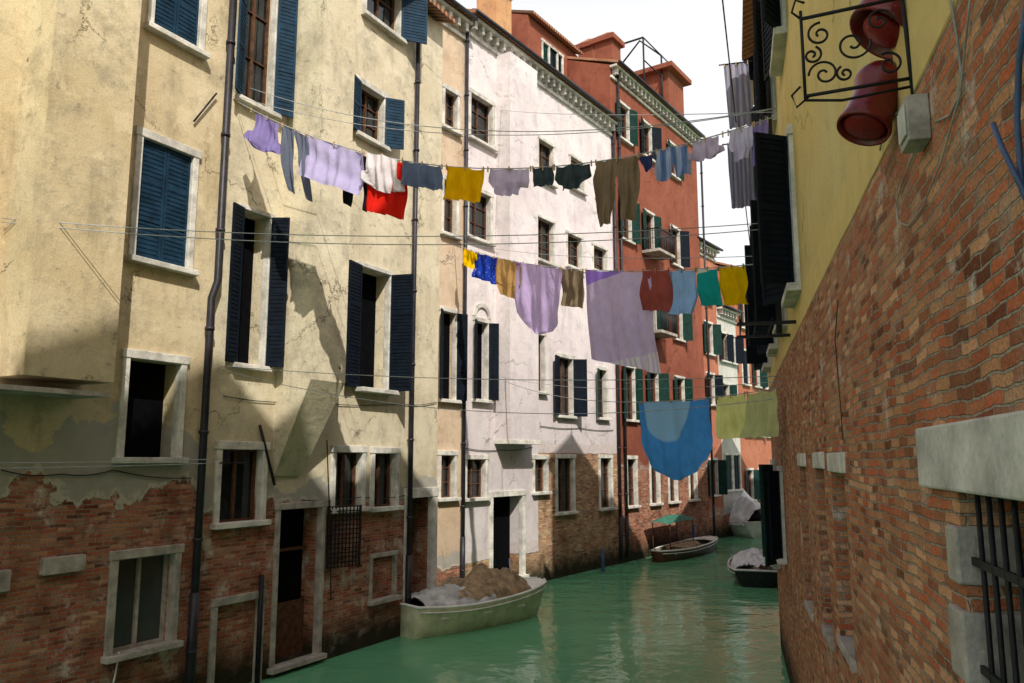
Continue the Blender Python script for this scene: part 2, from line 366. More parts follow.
# beige house
h=House('beige_house',P1,sA,sB,16.5,'beige')
h.win((243,-30,274,108),sh='lr',col='blue',ang=(150,150),pane='glass',fm='stone')
h.win((238,212,266,366),sh='lr',col='black',ang=(165,118),div=False,pane='dark',frame=.07,rec=.4)
h.win((219,449,261,522),div=1); h.win((358,90,383,141),sh='lr',col='blue',ang=(165,140))
h.win((366,-60,400,28),sh='r',ang=(0,140)); h.win((358,270,388,390),sh='lr',col='black',ang=(170,105),div=False,pane='dark',frame=.08,sill=.25,rec=.4)
h.win((334,452,361,508),div=1); h.win((373,453,395,507),div=1)
a,b,z0,z1=h.win((276,508,319,660),div=False,pane='dark',rec=.5,frame=.1,fm='stained')
h.wi.box(a,b,.40,.46,z0,z0+1.1,'wood'); h.wi.box(a,b,.38,.44,z1-.9,z1-.84,'wood')
h.win((214,602,257,690),div=False,pane='brickplain',rec=.08,fm='stained'); h.win((371,556,394,598),div=False,pane='brickplain',rec=.06,frame=.07,fm='stained')
h.win((408,497,431,628),div=False,pane='dark',rec=.6,frame=.2,fm='stone')
g=h.ex; zt2=z1-.02; zb2=z1-1.3
T=Matrix.Translation((b+.12,-.08,0))@Matrix.Rotation(math.radians(-22),4,'Z')
for i in range(10): g.box(i*.087,i*.087+.022,-.012,.012,zb2,zt2,'iron',T)
for i in range(14): q=zb2+(zt2-zb2)*i/13; g.box(0,.8,-.014,.014,q-.012,q+.012,'iron',T)
for x in (0,.76): g.box(x,x+.045,-.02,.02,zb2-.02,zt2+.02,'iron',T)
h.bay(318,351,0,382,.95,vb2=475)
h.pipe(407,450,.3,r=.06)
h.rod(258,425,14,60,.03)
h.ex.tube([(P1.at(264,460)[0],-.08,-.2),(P1.at(264,460)[0],-.08,2.0)],.05,'iron')
h.cable([(222,396),(300,402),(400,404),(436,402)],.009); h.cable([(326,440),(329,520),(330,600)],.012); h.cable([(300,500),(360,497),(405,495)],.01)
h.finish()
# P2 row
s0=P2.at(441,460)[0]-1.2; sO=P2.at(461,460)[0]; sK=P2.at(617,460)[0]; sR=P2.at(707,460)[0]
ztp=P2.at(530,64)[1]; ztr=P2.at(655,104)[1]
h=House('ochre_house',P2,s0,sO,ztp-.3,'orange',cornice='stone')
h.win((444,92,457,130)); h.win((441,312,455,400),sh='lr',col='black',ang=(150,150),pane='dark',div=False); h.win((440,455,454,498))
h.win((443,182,456,235))
h.finish()
h=House('pink_house',P2,sO,sK,ztp,'pink',cornice='stone')
h.win((470,99,492,143),div=True); h.win((468,192,490,240)); 
a,b,z0,z1=h.win((475,322,487,400),sh='lr',col='black',ang=(150,135),pane='dark',div=False)
vs=[];fs=[]; ca=(a+b)/2; rr=(b-a)/2
for i in range(13):
    q=math.pi*i/12
    for (r_,y_) in ((rr+.0,-.06),(rr+.16,-.06),(rr+.16,0.),(rr,0.)): vs.append((ca-math.cos(q)*r_,y_,z1+.15+math.sin(q)*r_))
for i in range(12):
    for k in range(4): k2=(k+1)%4; fs.append((i*4+k,(i+1)*4+k,(i+1)*4+k2,i*4+k2))
h.tr.add(vs,fs,'stone')
h.win((466,459,485,498)); h.win((492,496,522,578),div=False,pane='dark',rec=.5,frame=.16)
for r in ((538,143,553,182),(570,160,583,190),(596,176,607,200),(537,220,553,262),(567,236,581,268),(593,248,606,272)): h.win(r,frame=.09)
h.win((558,358,572,416),sh='lr',col='black',ang=(165,130)); h.win((536,335,544,392),frame=.08); h.win((598,370,606,418),sh='l',col='green')
h.win((534,459,546,492)); h.win((557,458,573,512)); h.win((600,458,611,508))
h.bay(510,538,60,440,.6,zt=ztp-.65,sill=True)
h.pipe(462,300,.3,r=.06); h.pipe(614,300,.3,r=.06)
h.cable([(464,448),(500,450),(532,447)],.012); h.cable([(540,426),(580,428),(613,430)],.012)
a=P2.at(515,60)[0]
h.ex.box(a-.5,a+.5,.5,1.4,ztp,ztp+2.6,'ochrechim'); h.ex.box(a-.65,a+.65,.35,1.55,ztp+2.6,ztp+2.8,'ochrechim'); h.ex.box(a-.45,a+.45,.55,1.35,ztp+2.8,ztp+3.3,'tile')
h.finish()
h=House('red_house',P2,sK,sR,ztr,'red',cornice='stone',depth=8)
def grid(h,us,rows,**k):
    for u in us:
        for (vt,vb) in rows:
            z1=h.fac.at(us[0],vt)[1]; z0=h.fac.at(us[0],vb)[1]; a=h.fac.at(u,460)[0]
            col=random.choice(['green','black','green']); 
            h.win((a-.48,a+.48,z0,z1),raw=True,frame=.1,sh=random.choice(['lr','lr','c','lr']),col=col,ang=(RU(150,172),RU(120,170)),**k)
grid(h,[631,655,682],[(112,146),(203,243),(282,325),(368,420)])
for u in (631,654,672,692):
    a=P2.at(u,460)[0]; h.win((a-.42,a+.42,P2.at(631,506)[1],P2.at(631,459)[1]),raw=True,frame=.13)
for u,vf in ((655,250),(655,332)):
    a=P2.at(u,460)[0]; z=P2.at(631,243 if vf==250 else 325)[1]-.1
    h.tr.box(a-.9,a+.9,-.9,-.01,z-.14,z,'stained')
    for i in range(19): x=a-.9+i*.1; h.ex.tube([(x,-.88,z),(x,-.88,z+.95)],.016,'iron',5)
    for i in range(9): 
        for x in (a-.9,a+.9): h.ex.tube([(x,-.88+i*.1,z),(x,-.88+i*.1,z+.95)],.016,'iron',5)
    h.ex.box(a-.92,a+.92,-.91,-.86,z+.93,z+.98,'iron'); h.ex.box(a-.92,a-.87,-.86,0,z+.93,z+.98,'iron'); h.ex.box(a+.87,a+.92,-.86,0,z+.93,z+.98,'iron')
h.pipe(704,300,.3,r=.06); h.pipe(620,300,.3,r=.06)
def chim(h,u,y,w,z0,z1,m='red'):
    a=h.fac.at(u,460)[0]; e=h.ex
    e.box(a-w,a+w,y-w,y+w,z0,z1,m); e.box(a-w*1.35,a+w*1.35,y-w*1.35,y+w*1.35,z1,z1+.25,m)
    e.add([(a-w*1.3,y-w*1.3,z1+.25),(a+w*1.3,y-w*1.3,z1+.25),(a+w*1.3,y+w*1.3,z1+.25),(a-w*1.3,y+w*1.3,z1+.25),(a,y,z1+.7)],[(0,1,4),(1,2,4),(2,3,4),(3,0,4)],'tile')
chim(h,634,.9,.45,ztr,ztr+1.9); chim(h,645,2.5,.4,ztr,ztr+2.6); chim(h,688,1.0,1.0,ztr-.1,ztr+2.6); 
a=P2.at(660,460)[0]
for dx in (0,2.2,4.4):
    for y in (.3,2.8): h.ex.tube([(a+dx,y,ztr),(a+dx,y,ztr+3.4)],.05,'iron',6)
for dx in (0,4.4): h.ex.tube([(a+dx,.3,ztr+3.4),(a+dx,2.8,ztr+3.4)],.05,'iron',6)
for y in (.3,2.8):
    for z in (1.0,2.2,3.4): h.ex.tube([(a,y,ztr+z),(a+4.4,y,ztr+z)],.035,'iron',6)
h.ex.tube([(a+2.2,.3,ztr+3.4),(a+2.2,1.5,ztr+4.6),(a+2.2,2.8,ztr+3.4)],.05,'iron',6)
h.finish()
a=P2.at(577,460)[0]; b=P2.at(628,460)[0]
F2=Fac(P2.w(a,0,-2.2),P2.w(b,0,-2.2))
h=House('red_roof_tower',F2,0,(b-a),ztp+4.3,'red',depth=6,over=.3)
zq=ztp+2.2; h.win((1.2,2.4,zq,zq+1.4),raw=True,sh='c',col='green',frame=.1); h.win(((b-a)-2.6,(b-a)-1.5,zq,zq+1.4),raw=True,sh='c',col='black',frame=.1)
h.finish()
# far houses
e4=P4.at(800,460)[0]; q1=P4.at(722,460)[0]; q2=P4.at(741,460)[0]
h=House('orange_house',P4,-1.0,q1,P4.at(714,252)[1],'farorange',cornice='stone'); grid(h,[713],[(275,305),(325,355),(375,405),(460,495)]); h.finish()
h=House('grey_house',P4,q1+.01,q2,P4.at(730,312)[1],'fargrey',cornice='stone'); grid(h,[728,736],[(335,362),(385,412),(455,490)]); h.finish()
h=House('orange_house',P4,q2+.01,e4+12,P4.at(750,278)[1],'farorange',cornice='stone'); grid(h,[749,760,770,781],[(300,330),(352,385),(405,435),(470,500)]); h.finish()
# ------------------------------------------------------------------ houses of the right bank
rs0=PR.at(772,460)[0]; rs1=PR.at(1024,460)[0]+20
segs=[(rs0,-.6,17.0),(-.595,11.5,13.0),(11.505,19.0,20.0),(19.005,rs1,24.0)]  # heights shaped for the sun: unseen near blocks raised to shade the left walls
HS=[House('yellow_and_brick_house',PR,a_,b_,z_,'right',depth=10,over=.35) for a_,b_,z_ in segs]
def HF(sc):
    for q in HS:
        if q.s0<=sc<=q.s1: return q
    return HS[-1]
a,b,z0,z1=PR.rect((975,494,1090,900)); h=HF(a); b=min(b,h.s1-.2)
h.win((a,b,2.75,PR.at(930,487)[1]),raw=True,frame=0,div=False,pane='dark',rec=.35,bars=True)
s925=PR.at(925,460)[0]; zl=PR.at(925,487)[1]; zu=PR.at(925,428)[1]
h.tr.box(s925,b+.25,-.035,.15,zl+.002,zu,'stone')
for i,(zz0,zz1,ww) in enumerate(((2.9,3.22,.16),(3.35,3.62,.2),(3.72,3.94,.14))): h.tr.box(a-ww,a+.015,-.03,.2,zz0,zz1,'stained' if i else 'stone')
h.tr.box(a-.1,b+.1,-.1,.2,2.6,2.765,'stone')
for (u0,u1,vt,vb) in ((836,849,472,640),(820,828,468,625),(803,809,466,600)):
    a,b,z0,z1=PR.rect((u0,vt,u1,vb)); h=HF(a); h.win((a,b,z0,z1),raw=True,frame=0,div=True,rec=.3,bars=False)
    h.tr.box(a-.12,b+.12,-.02,.12,z1-.01,z1+.16,'stone'); h.tr.box(a-.06,b+.06,-.03,.12,z0-.08,z0+.01,'stained')
for sC in (rs0+1.2,1.0,3.6,6.3,9.3,13.5,16.5,21.5):
    for (za,zb) in ((6.3,8.2),(9.6,11.5),(12.9,14.8)):
        h=HF(sC)
        if zb>h.zt-.5 or (za<7 and sC>6.5): continue
        an=(RU(120,150),RU(100,125)) if za<7 else (RU(158,172),RU(150,168))
        h.win((sC-.45,sC+.45,za,zb),raw=True,frame=.1,sh='lr',col='black',ang=an)
HS[0].win((rs0+.7,rs0+1.6,2.0,4.1),raw=True,frame=.1,sh='lr',col='green',ang=(150,150))
HS[1].win((.3,.9,2.4,4.0),raw=True,frame=.08,sh='r',col='black',ang=(160,140))
h=HF(PR.at(786,300)[0]); h.pipe(786,300,6.1,r=.045)
a=PR.at(796,320)[0]; z=PR.at(796,322)[1]; h=HF(a); h.ex.box(a-.03,a+.03,-.75,0,z-.02,z+.02,'iron'); h.ex.box(a-1.2,a-1.14,-.75,0,z-.02,z+.02,'iron')
for y in (-.7,-.5,-.3): h.ex.tube([(a-1.4,y,z+.03),(a+.2,y,z+.03)],.012,'iron',5)
for h in HS: h.finish()
F5=Fac(PR.w(rs0-5,0,-1.6),PR.w(rs0,0,-1.6))
h=House('ochre_house',F5,-19,4.98,10,'orange'); 
for i in range(8):
    for z in (1.6,4.6,7.4): h.win((2-i*2.6-.9,2-i*2.6,z,z+1.6),raw=True,sh='lr',col='green',ang=(165,165))
h.finish()
# ------------------------------------------------------------------ water
t=NT('green_canal_water'); tc=t.n('ShaderNodeTexCoord').outputs['Object']
n1=t.noise(tc,.9,3,.5); n2=t.noise(tc,4.2,3,.55); n3=t.noise(tc,.14,3)
hgt=t.math('ADD',t.math('MULTIPLY',n1,1.),t.math('MULTIPLY',n2,.22))
wb=t.bsdf(t.mix(t.rng(n3,.35,.65),(.115,.35,.175),(.14,.41,.215)),.07,bump=hgt,dist=.085,strength=.55,spec=.5); wb.inputs['IOR'].default_value=1.31
m=MB(); m.quad((-700,-700,0),(700,-700,0),(700,700,0),(-700,700,0),t.m); m.obj('canal_water')
# ------------------------------------------------------------------ washing
def fabric(name,col,pat=None,col2=(.8,.8,.8),p=None,tr=.3):
    t=NT(name); tc=t.n('ShaderNodeTexCoord').outputs['Object']; sp=t.n('ShaderNodeSeparateXYZ'); t.l(tc,sp.inputs[0]); X,Y,Z=sp.outputs
    c=t.mix(t.rng(t.noise(tc,5,4),.3,.7),tuple(x*.88 for x in col),tuple(min(1,x*1.06) for x in col))
    if pat=='stripe': c=t.mix(t.rng(t.math('SINE',t.math('MULTIPLY',X,p or 60.)),-.1,.1),c,col2)
    if pat=='border':
        f=t.math('MULTIPLY',t.rng(Z,p[0],p[0]-.01,0,1),t.rng(t.math('SINE',t.math('MULTIPLY',X,38.)),-.4,.2,.2,1.)); c=t.mix(f,c,col2)
        f=t.rng(Z,p[1],p[1]+.01,0,1); c=t.mix(f,c,p[2])
    if pat=='disc':
        dx=t.math('SUBTRACT',X,p[0]); dz=t.math('SUBTRACT',Z,p[1]); r=t.math('SQRT',t.math('ADD',t.math('MULTIPLY',dx,dx),t.math('MULTIPLY',dz,dz)))
        c=t.mix(t.rng(r,p[2]-.03,p[2]+.02,1,0),c,col2)
    if pat=='dots': 
        v=t.n('ShaderNodeTexVoronoi'); v.inputs['Scale'].default_value=14; t.l(tc,v.inputs['Vector']); c=t.mix(t.rng(v.outputs[0],.2,.25,1,0),c,col2)
    if pat=='trim':
        f=t.rng(Z,p,p-.01,0,1); c=t.mix(f,c,col2)
    d=t.n('ShaderNodeBsdfDiffuse'); l=t.n('ShaderNodeBsdfTranslucent'); x=t.n('ShaderNodeMixShader'); x.inputs[0].default_value=tr
    bp=t.n('ShaderNodeBump'); bp.inputs['Distance'].default_value=.012; t.l(t.noise(tc,13,4),bp.inputs['Height']); t.l(bp.outputs[0],d.inputs['Normal'])
    t.l(c,d.inputs[0]); t.l(c,l.inputs[0]); t.l(d.outputs[0],x.inputs[1]); t.l(l.outputs[0],x.inputs[2]); t.l(x.outputs[0],t.out.inputs[0]); return t.m
def lerp(tab,t):
    for i in range(len(tab)-1):
        if t<=tab[i+1][0]:
            a,b=tab[i],tab[i+1]; k=(t-a[0])/max(1e-6,b[0]-a[0]); return a[1]+(b[1]-a[1])*k
    return tab[-1][1]
PROF={'sheet':[(0,0),(1,0)],'tee':[(0,.16),(.55,.14),(.62,.02),(.86,0),(.9,.15),(.96,.27),(1,.36)],
'brief':[(0,0),(.35,.02),(.7,.22),(1,.38)],
'round':[(0,0),(.5,.02),(.72,.08),(.86,.18),(.95,.32),(1,.44)],'wide':[(0,.05),(.4,.02),(1,0)],'tank':[(0,.08),(.5,.06),(.68,.12),(.72,.22),(1,.26)]}
PEG=simple('wooden_peg',(.45,.3,.15),.7)
def garment(name,A,B,hh,kind,mat,amp=None,folds=2.5,sag=1.):
    X=(B-A); W=X.length; Xh=Vector((X.x,X.y,0)).normalized(); Y=Vector((0,0,1)).cross(Xh)
    slope=X.z/max(.01,math.hypot(X.x,X.y)); amp=amp or min(.09,W*.12); ph=RU(0,6); ph2=RU(0,6); wind=RU(-.12,.12); sw=RU(-.05,.05)
    nx=30; ny=22; mb=MB(); parts=[(0,1,None)]
    if kind in('trousers','shorts','socks'): parts=[(0,.5,1),(.5,1,-1)]
    for (p0,p1,leg) in parts:
        vs=[];fs=[]
        for j in range(ny+1):
            t=j/ny
            if leg is None:
                l=lerp(PROF[kind],t); a,b=l,1-l
            else:
                sp=.28 if kind=='trousers' else (.55 if kind=='shorts' else .12); g=max(0,t-sp)*(.14 if kind!='socks' else .22)+(0 if t<sp else .012)
                ins=lerp([(0,.06),(sp,0),(1,.1 if kind!='shorts' else 0)],t)
                a,b=(ins,.5-g) if leg==1 else (.5+g,1-ins)
            for i in range(nx+1):
                x=a+(b-a)*i/nx
                f=math.sin(x*folds*6.283+ph+t*1.3)*.6+math.sin(x*folds*2.3*6.283+ph2-t*2)*.35+math.sin(x*folds*4.1*6.283+ph+t*3)*.12+noise.noise(Vector((x*3+ph,t*2.5,ph2)))*1.0
                y=amp*f*(.3+.7*t**.7)+wind*t*t*hh
                pin=abs(math.sin(x*math.pi*2)) ; z=-hh*t-.035*min(W,1)*sag*pin*(1-t)+slope*W*x*1.0+noise.noise(Vector((x*2,ph,t)))*.02
                if t==1: z+=noise.noise(Vector((x*4,ph,5)))*.03*min(hh,1)
                vs.append((x*W+sw*t*hh+noise.noise(Vector((t*3,ph,x)))*.02,y,z))
        for j in range(ny):
            for i in range(nx): q=j*(nx+1)+i; fs.append((q,q+nx+1,q+nx+2,q+1))
        mb.add(vs,fs,mat,None,True)
    for x in (.04,.5,.96): mb.box(x*W-.008,x*W+.008,-.012,.012,slope*W*x-.06,slope*W*x+.03,PEG)
    T=Matrix(((Xh.x,Y.x,0,A.x),(Xh.y,Y.y,0,A.y),(0,0,1,A.z),(0,0,0,1)))
    o=mb.obj(name,T); return o
ROPE=simple('washing_line_cord',(.35,.36,.38),.6)
CABLE=simple('black_cable',(.02,.02,.02),.6)
def curve(A,B,sag,n=40): return [A.lerp(B,i/n)-Vector((0,0,sag*4*(i/n)*(1-i/n))) for i in range(n+1)]
def wire(name,A,B,sag,r=.008,mat=ROPE):
    m=MB(); m.tube(curve(A,B,sag),r,mat,6); return m.obj(name)
def online(A,B,sag,u):
    lo,hi=0.,1.
    for _ in range(40):
        t=(lo+hi)/2; p=A.lerp(B,t)-Vector((0,0,sag*4*t*(1-t)))
        if proj(p)[0]<u: lo=t
        else: hi=t
    return A.lerp(B,t)-Vector((0,0,sag*4*t*(1-t)))
def washing(A,B,sag,items):
    wire('clothesline',A,B,sag,.009); off=Vector((0,0,.11)); wire('clothesline',A+off,B+off,sag*.55,.006)
    for it in items:
        name,u0,u1,vb,kind,mat=it[:6]; p=online(A,B,sag,u0); q=online(A,B,sag,u1)
        dep=((p+q)/2-CAM); d=dep.y*cP+dep.z*sP; vt=proj((p+q)/2)[1]; hh=(vb-vt)*d/FP
        kw=dict(it[6]) if len(it)>6 else {}
        dy=kw.pop('dy',0); v=Vector((0,dy,0)); garment(name,p+v,q+v,max(.15,hh),kind,mat,**kw)
c=dict(
 lav=fabric('lavender_cotton',(.52,.46,.74)),lav2=fabric('pale_lavender_cotton',(.66,.62,.86)),purp=fabric('violet_cotton',(.25,.20,.46)),
 grey=fabric('grey_cotton',(.15,.17,.24)),dkgrey=fabric('charcoal_cotton',(.05,.07,.08),tr=.15),blk=fabric('black_cotton',(.012,.012,.016),tr=.05),
 wht=fabric('white_cotton',(.86,.83,.88)),red=fabric('red_cotton',(.65,.02,.012)),slate=fabric('slate_blue_cotton',(.14,.18,.30)),
 yel=fabric('mustard_cotton',(.85,.46,.004)),brn=fabric('khaki_cotton',(.27,.195,.13)),navy=fabric('navy_cotton',(.05,.06,.17)),
 bst=fabric('blue_striped_cotton',(.15,.25,.50),'stripe',(.40,.48,.70),40.),pch=fabric('pink_lilac_cotton',(.66,.55,.76)),
 bdot=fabric('blue_patterned_cotton',(.02,.06,.5),'dots',(.3,.35,.8)),och=fabric('ochre_cotton',(.58,.34,.13)),mar=fabric('brick_red_cotton',(.40,.10,.08)),
 lbl=fabric('light_blue_cotton',(.36,.58,.94)),wteal=fabric('white_cotton_teal_trim',(.86,.87,.85),'trim',(.02,.42,.42),-.10),
 yel2=fabric('yellow_cotton',(.96,.58,.004)),ygr=fabric('pale_lime_towel',(.95,.94,.38)),oly=fabric('olive_towel',(.64,.66,.32)))
A=P1.pw(238,102,.15); B=PR.pw(776,116,.1)
washing(A,B,1.05,[('t_shirt',250,280,152,'tee',c['purp']),('tights',281,306,196,'socks',c['grey']),('t_shirt',303,361,187,'wide',c['lav']),
 ('vest',344,371,208,'socks',c['blk'],dict(dy=.12)),('t_shirt',361,402,193,'tee',c['wht'],dict(dy=-.06)),('shorts',367,403,217,'sheet',c['red'],dict(dy=.08)),
 ('underpants',401,442,189,'wide',c['slate']),('pillowcase',445,484,203,'sheet',c['yel']),('t_shirt',486,532,197,'tank',c['pch']),
 ('tank_top',532,554,187,'wide',c['dkgrey']),('t_shirt',553,593,191,'tank',c['dkgrey']),('trousers',594,640,223,'trousers',c['brn']),
 ('socks',626,654,172,'socks',c['navy'],dict(dy=.1)),('shorts',655,689,180,'shorts',c['bst']),('shirt',686,724,160,'tee',c['pch']),
 ('t_shirt',727,755,160,'tank',c['lav2']),('shorts',752,768,168,'sheet',c['purp'])])
A=P2.pw(456,245,.15); B=PR.pw(776,262,.1)
purple=fabric('lilac_bed_sheet',(.78,.62,.99),'border',(.95,.90,1.0),(-2.15,-.38,(.42,.24,.92)),tr=.3)
purple2=fabric('lilac_pillowcase',(.74,.56,.99),'border',(.30,.2,.6),(-9,-.22,(.42,.24,.92)),tr=.3)
washing(A,B,.42,[('cloth',465,478,268,'sheet',c['yel2']),('handkerchief',475,497,281,'sheet',c['bdot']),('t_shirt',493,523,297,'tank',c['och']),
 ('pillowcase',512,560,334,'round',purple2,dict(amp=.08)),('vest',560,583,307,'sheet',c['brn']),('bed_sheet',584,650,366,'sheet',purple,dict(amp=.07)),
 ('tea_towel',641,668,313,'sheet',c['mar'],dict(dy=-.1)),('t_shirt',667,696,315,'wide',c['lbl']),('tea_towel',696,719,306,'sheet',c['wteal']),('towel',719,744,305,'sheet',c['yel2'])])
A=P2.pw(502,380,.15); B=PR.pw(779,388,.1)
bl=fabric('blue_sheet_painted_glow',(.09,.38,.97),'disc',(.34,.64,1.0),(1.2,.05,.95),tr=.3)  # paler disc paints in light shining through a single layer of cloth
washing(A,B,.45,[('bed_sheet',638,709,479,'round',bl,dict(amp=.09,folds=2)),('towel',716,746,438,'sheet',c['ygr']),('towel',746,777,437,'sheet',c['oly'])])
a=PR.at(779,300)[0]
for k,(zq,hh,mt,nm) in enumerate(((11.2,1.5,fabric('grey_striped_cotton',(.3,.3,.38),'stripe',(.16,.16,.24),70.),'nightshirt'),(13.1,1.6,fabric('dusky_striped_cotton',(.36,.34,.42),'stripe',(.2,.2,.28),50.),'bath_towel'))):
    aa_=min(a,-.9); wire('airing_pole',PR.w(aa_,zq,0),PR.w(aa_,zq,.85),0,.015,M['iron']); garment(nm,PR.w(aa_,zq,.75),PR.w(aa_,zq,.2),hh,'sheet',mt)
for (f0,p0,p1,sg) in ((P1,(2,218),(776,222),.25),(P1,(2,222),(776,228),.3),(P1,(222,366),(779,376),.15),(P1,(222,370),(779,398),.5),(P1,(250,88),(776,108),.6),(P2,(500,110),(776,112),.1)):
    wire('clothesline',f0.pw(p0[0],p0[1],.1),PR.pw(p1[0],p1[1],.1),sg,.007)
for dz in (0,.07): wire('clothesline',P1.pw(218,463,.5)+Vector((0,0,dz)),P1.w(-9,P1.at(218,463,.5)[1]-.05+dz,.5),.03,.008)
m=MB(); a,z=P1.at(218,463); m.tube([P1.w(a,z,0),P1.w(a,z,.7)],.015,'iron',6); m.obj('clothesline_bracket')
wire('overhead_cable',CAM+ray(716,-60)*13,CAM+ray(757,300)*30,.3,.014,CABLE)
# ------------------------------------------------------------------ lamp bracket, box, cables on right wall
RED=simple('red_enamel',(.16,.008,.008),.3,.35,5,spec=.5); REDI=simple('red_enamel_inner',(.22,.012,.012),.4,.2)
m=MB(); e=empty('wrought_iron_lamp_bracket',Matrix.Identity(4))
aa,zz=PR.at(912,78); 
def pr(da,out,dz): return PR.w(aa+da,zz+dz,out)
m.tube([pr(0,0,-.1),pr(0,.02,.55)],.010,'iron'); m.tube([pr(0,0,.0),pr(0,.46,-.03)],.009,'iron'); m.tube([pr(0,0,.40),pr(0,.46,.36)],.009,'iron'); m.tube([pr(0,.46,-.05),pr(0,.46,.40)],.008,'iron')
m.tube([pr(0,.0,-.04),pr(0,.3,-.07),pr(0,.46,-.05)],.007,'iron')
def spiral(c0,r0,turns,s=1,ph=0,n=40):
    return [pr(0,c0[0]+s*r0*(1-i/n*.85)*math.cos(ph+turns*6.283*i/n),c0[1]+r0*(1-i/n*.85)*math.sin(ph+turns*6.283*i/n)) for i in range(n+1)]
for c0,r0,ph,s in (((.37,.07),.07,0,1),((.38,.27),.06,1.5,-1),((.24,.20),.08,3,1),((.42,.17),.045,2,1),((.12,.30),.06,0,-1),((.09,.08),.06,1,1),((.28,.06),.04,2,-1)): m.tube(spiral(c0,r0,1.4,s,ph),.006,'iron',6)
m.tube([pr(0,.46,.36),pr(0,.50,.40),pr(0,.48,.46),pr(0,.44,.44)],.006,'iron',6)
m.tube([pr(0,.44,-.03),pr(0,.5,-.08),pr(0,.52,-.02),pr(0,.48,.02)],.006,'iron',6)
m.obj('scrolled_bracket',None,e)
def lamp(u,v,dist,tilt,sc,prof):
    p=CAM+ray(u,v)*dist
    T=Matrix.Translation(p)@Matrix.Rotation(tilt[0],4,'X')@Matrix.Rotation(tilt[1],4,'Y')@Matrix.Scale(sc,4)
    k=MB(); k.lathe(prof,RED,36,T)
    top=prof[0][1]
    k.lathe([(.0,-.03),(.06,-.025),(.10,-.01),(.11,.01),(.0,.03)],REDI,24,T); k.tube([T@Vector((0,0,top-.01)),T@Vector((0,0,top+.14))],.012,'iron',8); k.lathe([(0,.03),(.03,.02),(.035,0),(.03,-.02),(0,-.03)],'iron',12,T@Matrix.Translation((0,0,top+.02)))
    k.obj('lamp_shade',None,e)
lamp(864,127,4.0,(-.12,.45),.95,[(.0,.40),(.06,.395),(.075,.37),(.115,.345),(.135,.31),(.14,.28),(.128,.25),(.118,.17),(.125,.06),(.14,0),(.135,-.02),(.125,-.015),(.12,.03),(.0,.05)])
lamp(882,32,3.95,(.1,.7),1.0,[(.0,.28),(.05,.275),(.10,.255),(.145,.21),(.17,.14),(.178,.06),(.175,0),(.168,-.02),(.155,-.015),(.14,.03),(.0,.05)])
m=MB(); 
a,z=PR.at(925,150); a2,z2=PR.at(942,112)
a0=min(a,a2)-.03; m.box(a0,a0+.17,-.09,-.002,z,z+.2,'stained'); m.box(a0+.02,a0+.15,-.1,-.0902,z+.03,z+.17,'stone'); o=m.obj('junction_box',PR.M,None,bevel=.01)
m=MB()
def pc(pts,r=.006,mat=None):
    q=[]
    for i in range(len(pts)-1):
        for k in range(6):
            q.append(PR.pw(pts[i][0]+(pts[i+1][0]-pts[i][0])*k/6,pts[i][1]+(pts[i+1][1]-pts[i][1])*k/6,.012))
    q.append(PR.pw(pts[-1][0],pts[-1][1],.012)); m.tube(q,r,mat or M['stained'],6)
pc([(945,-30),(956,30),(961,70),(958,98),(950,115),(935,122)],.005); pc([(915,150),(903,180),(896,205),(898,222),(908,226),(922,208),(940,165),(960,95),(970,0)],.004)
pc([(880,150),(885,120),(905,110)],.006); pc([(838,300),(835,340),(840,400),(843,440)],.004,CABLE)
m.obj('wall_cable')
BLUEI=simple('blue_painted_iron',(.05,.09,.18),.45,.3)
m=MB(); p=[PR.pw(u,v,.03) for u,v in ((1030,-20),(1019,60),(1017,120),(1022,190),(1035,215))]; m.tube(p,.009,BLUEI,10); p=[PR.pw(u,v,.05) for u,v in ((993,124),(1003,150),(1028,200))]; m.tube(p,.008,BLUEI,10); m.obj('blue_iron_handle')
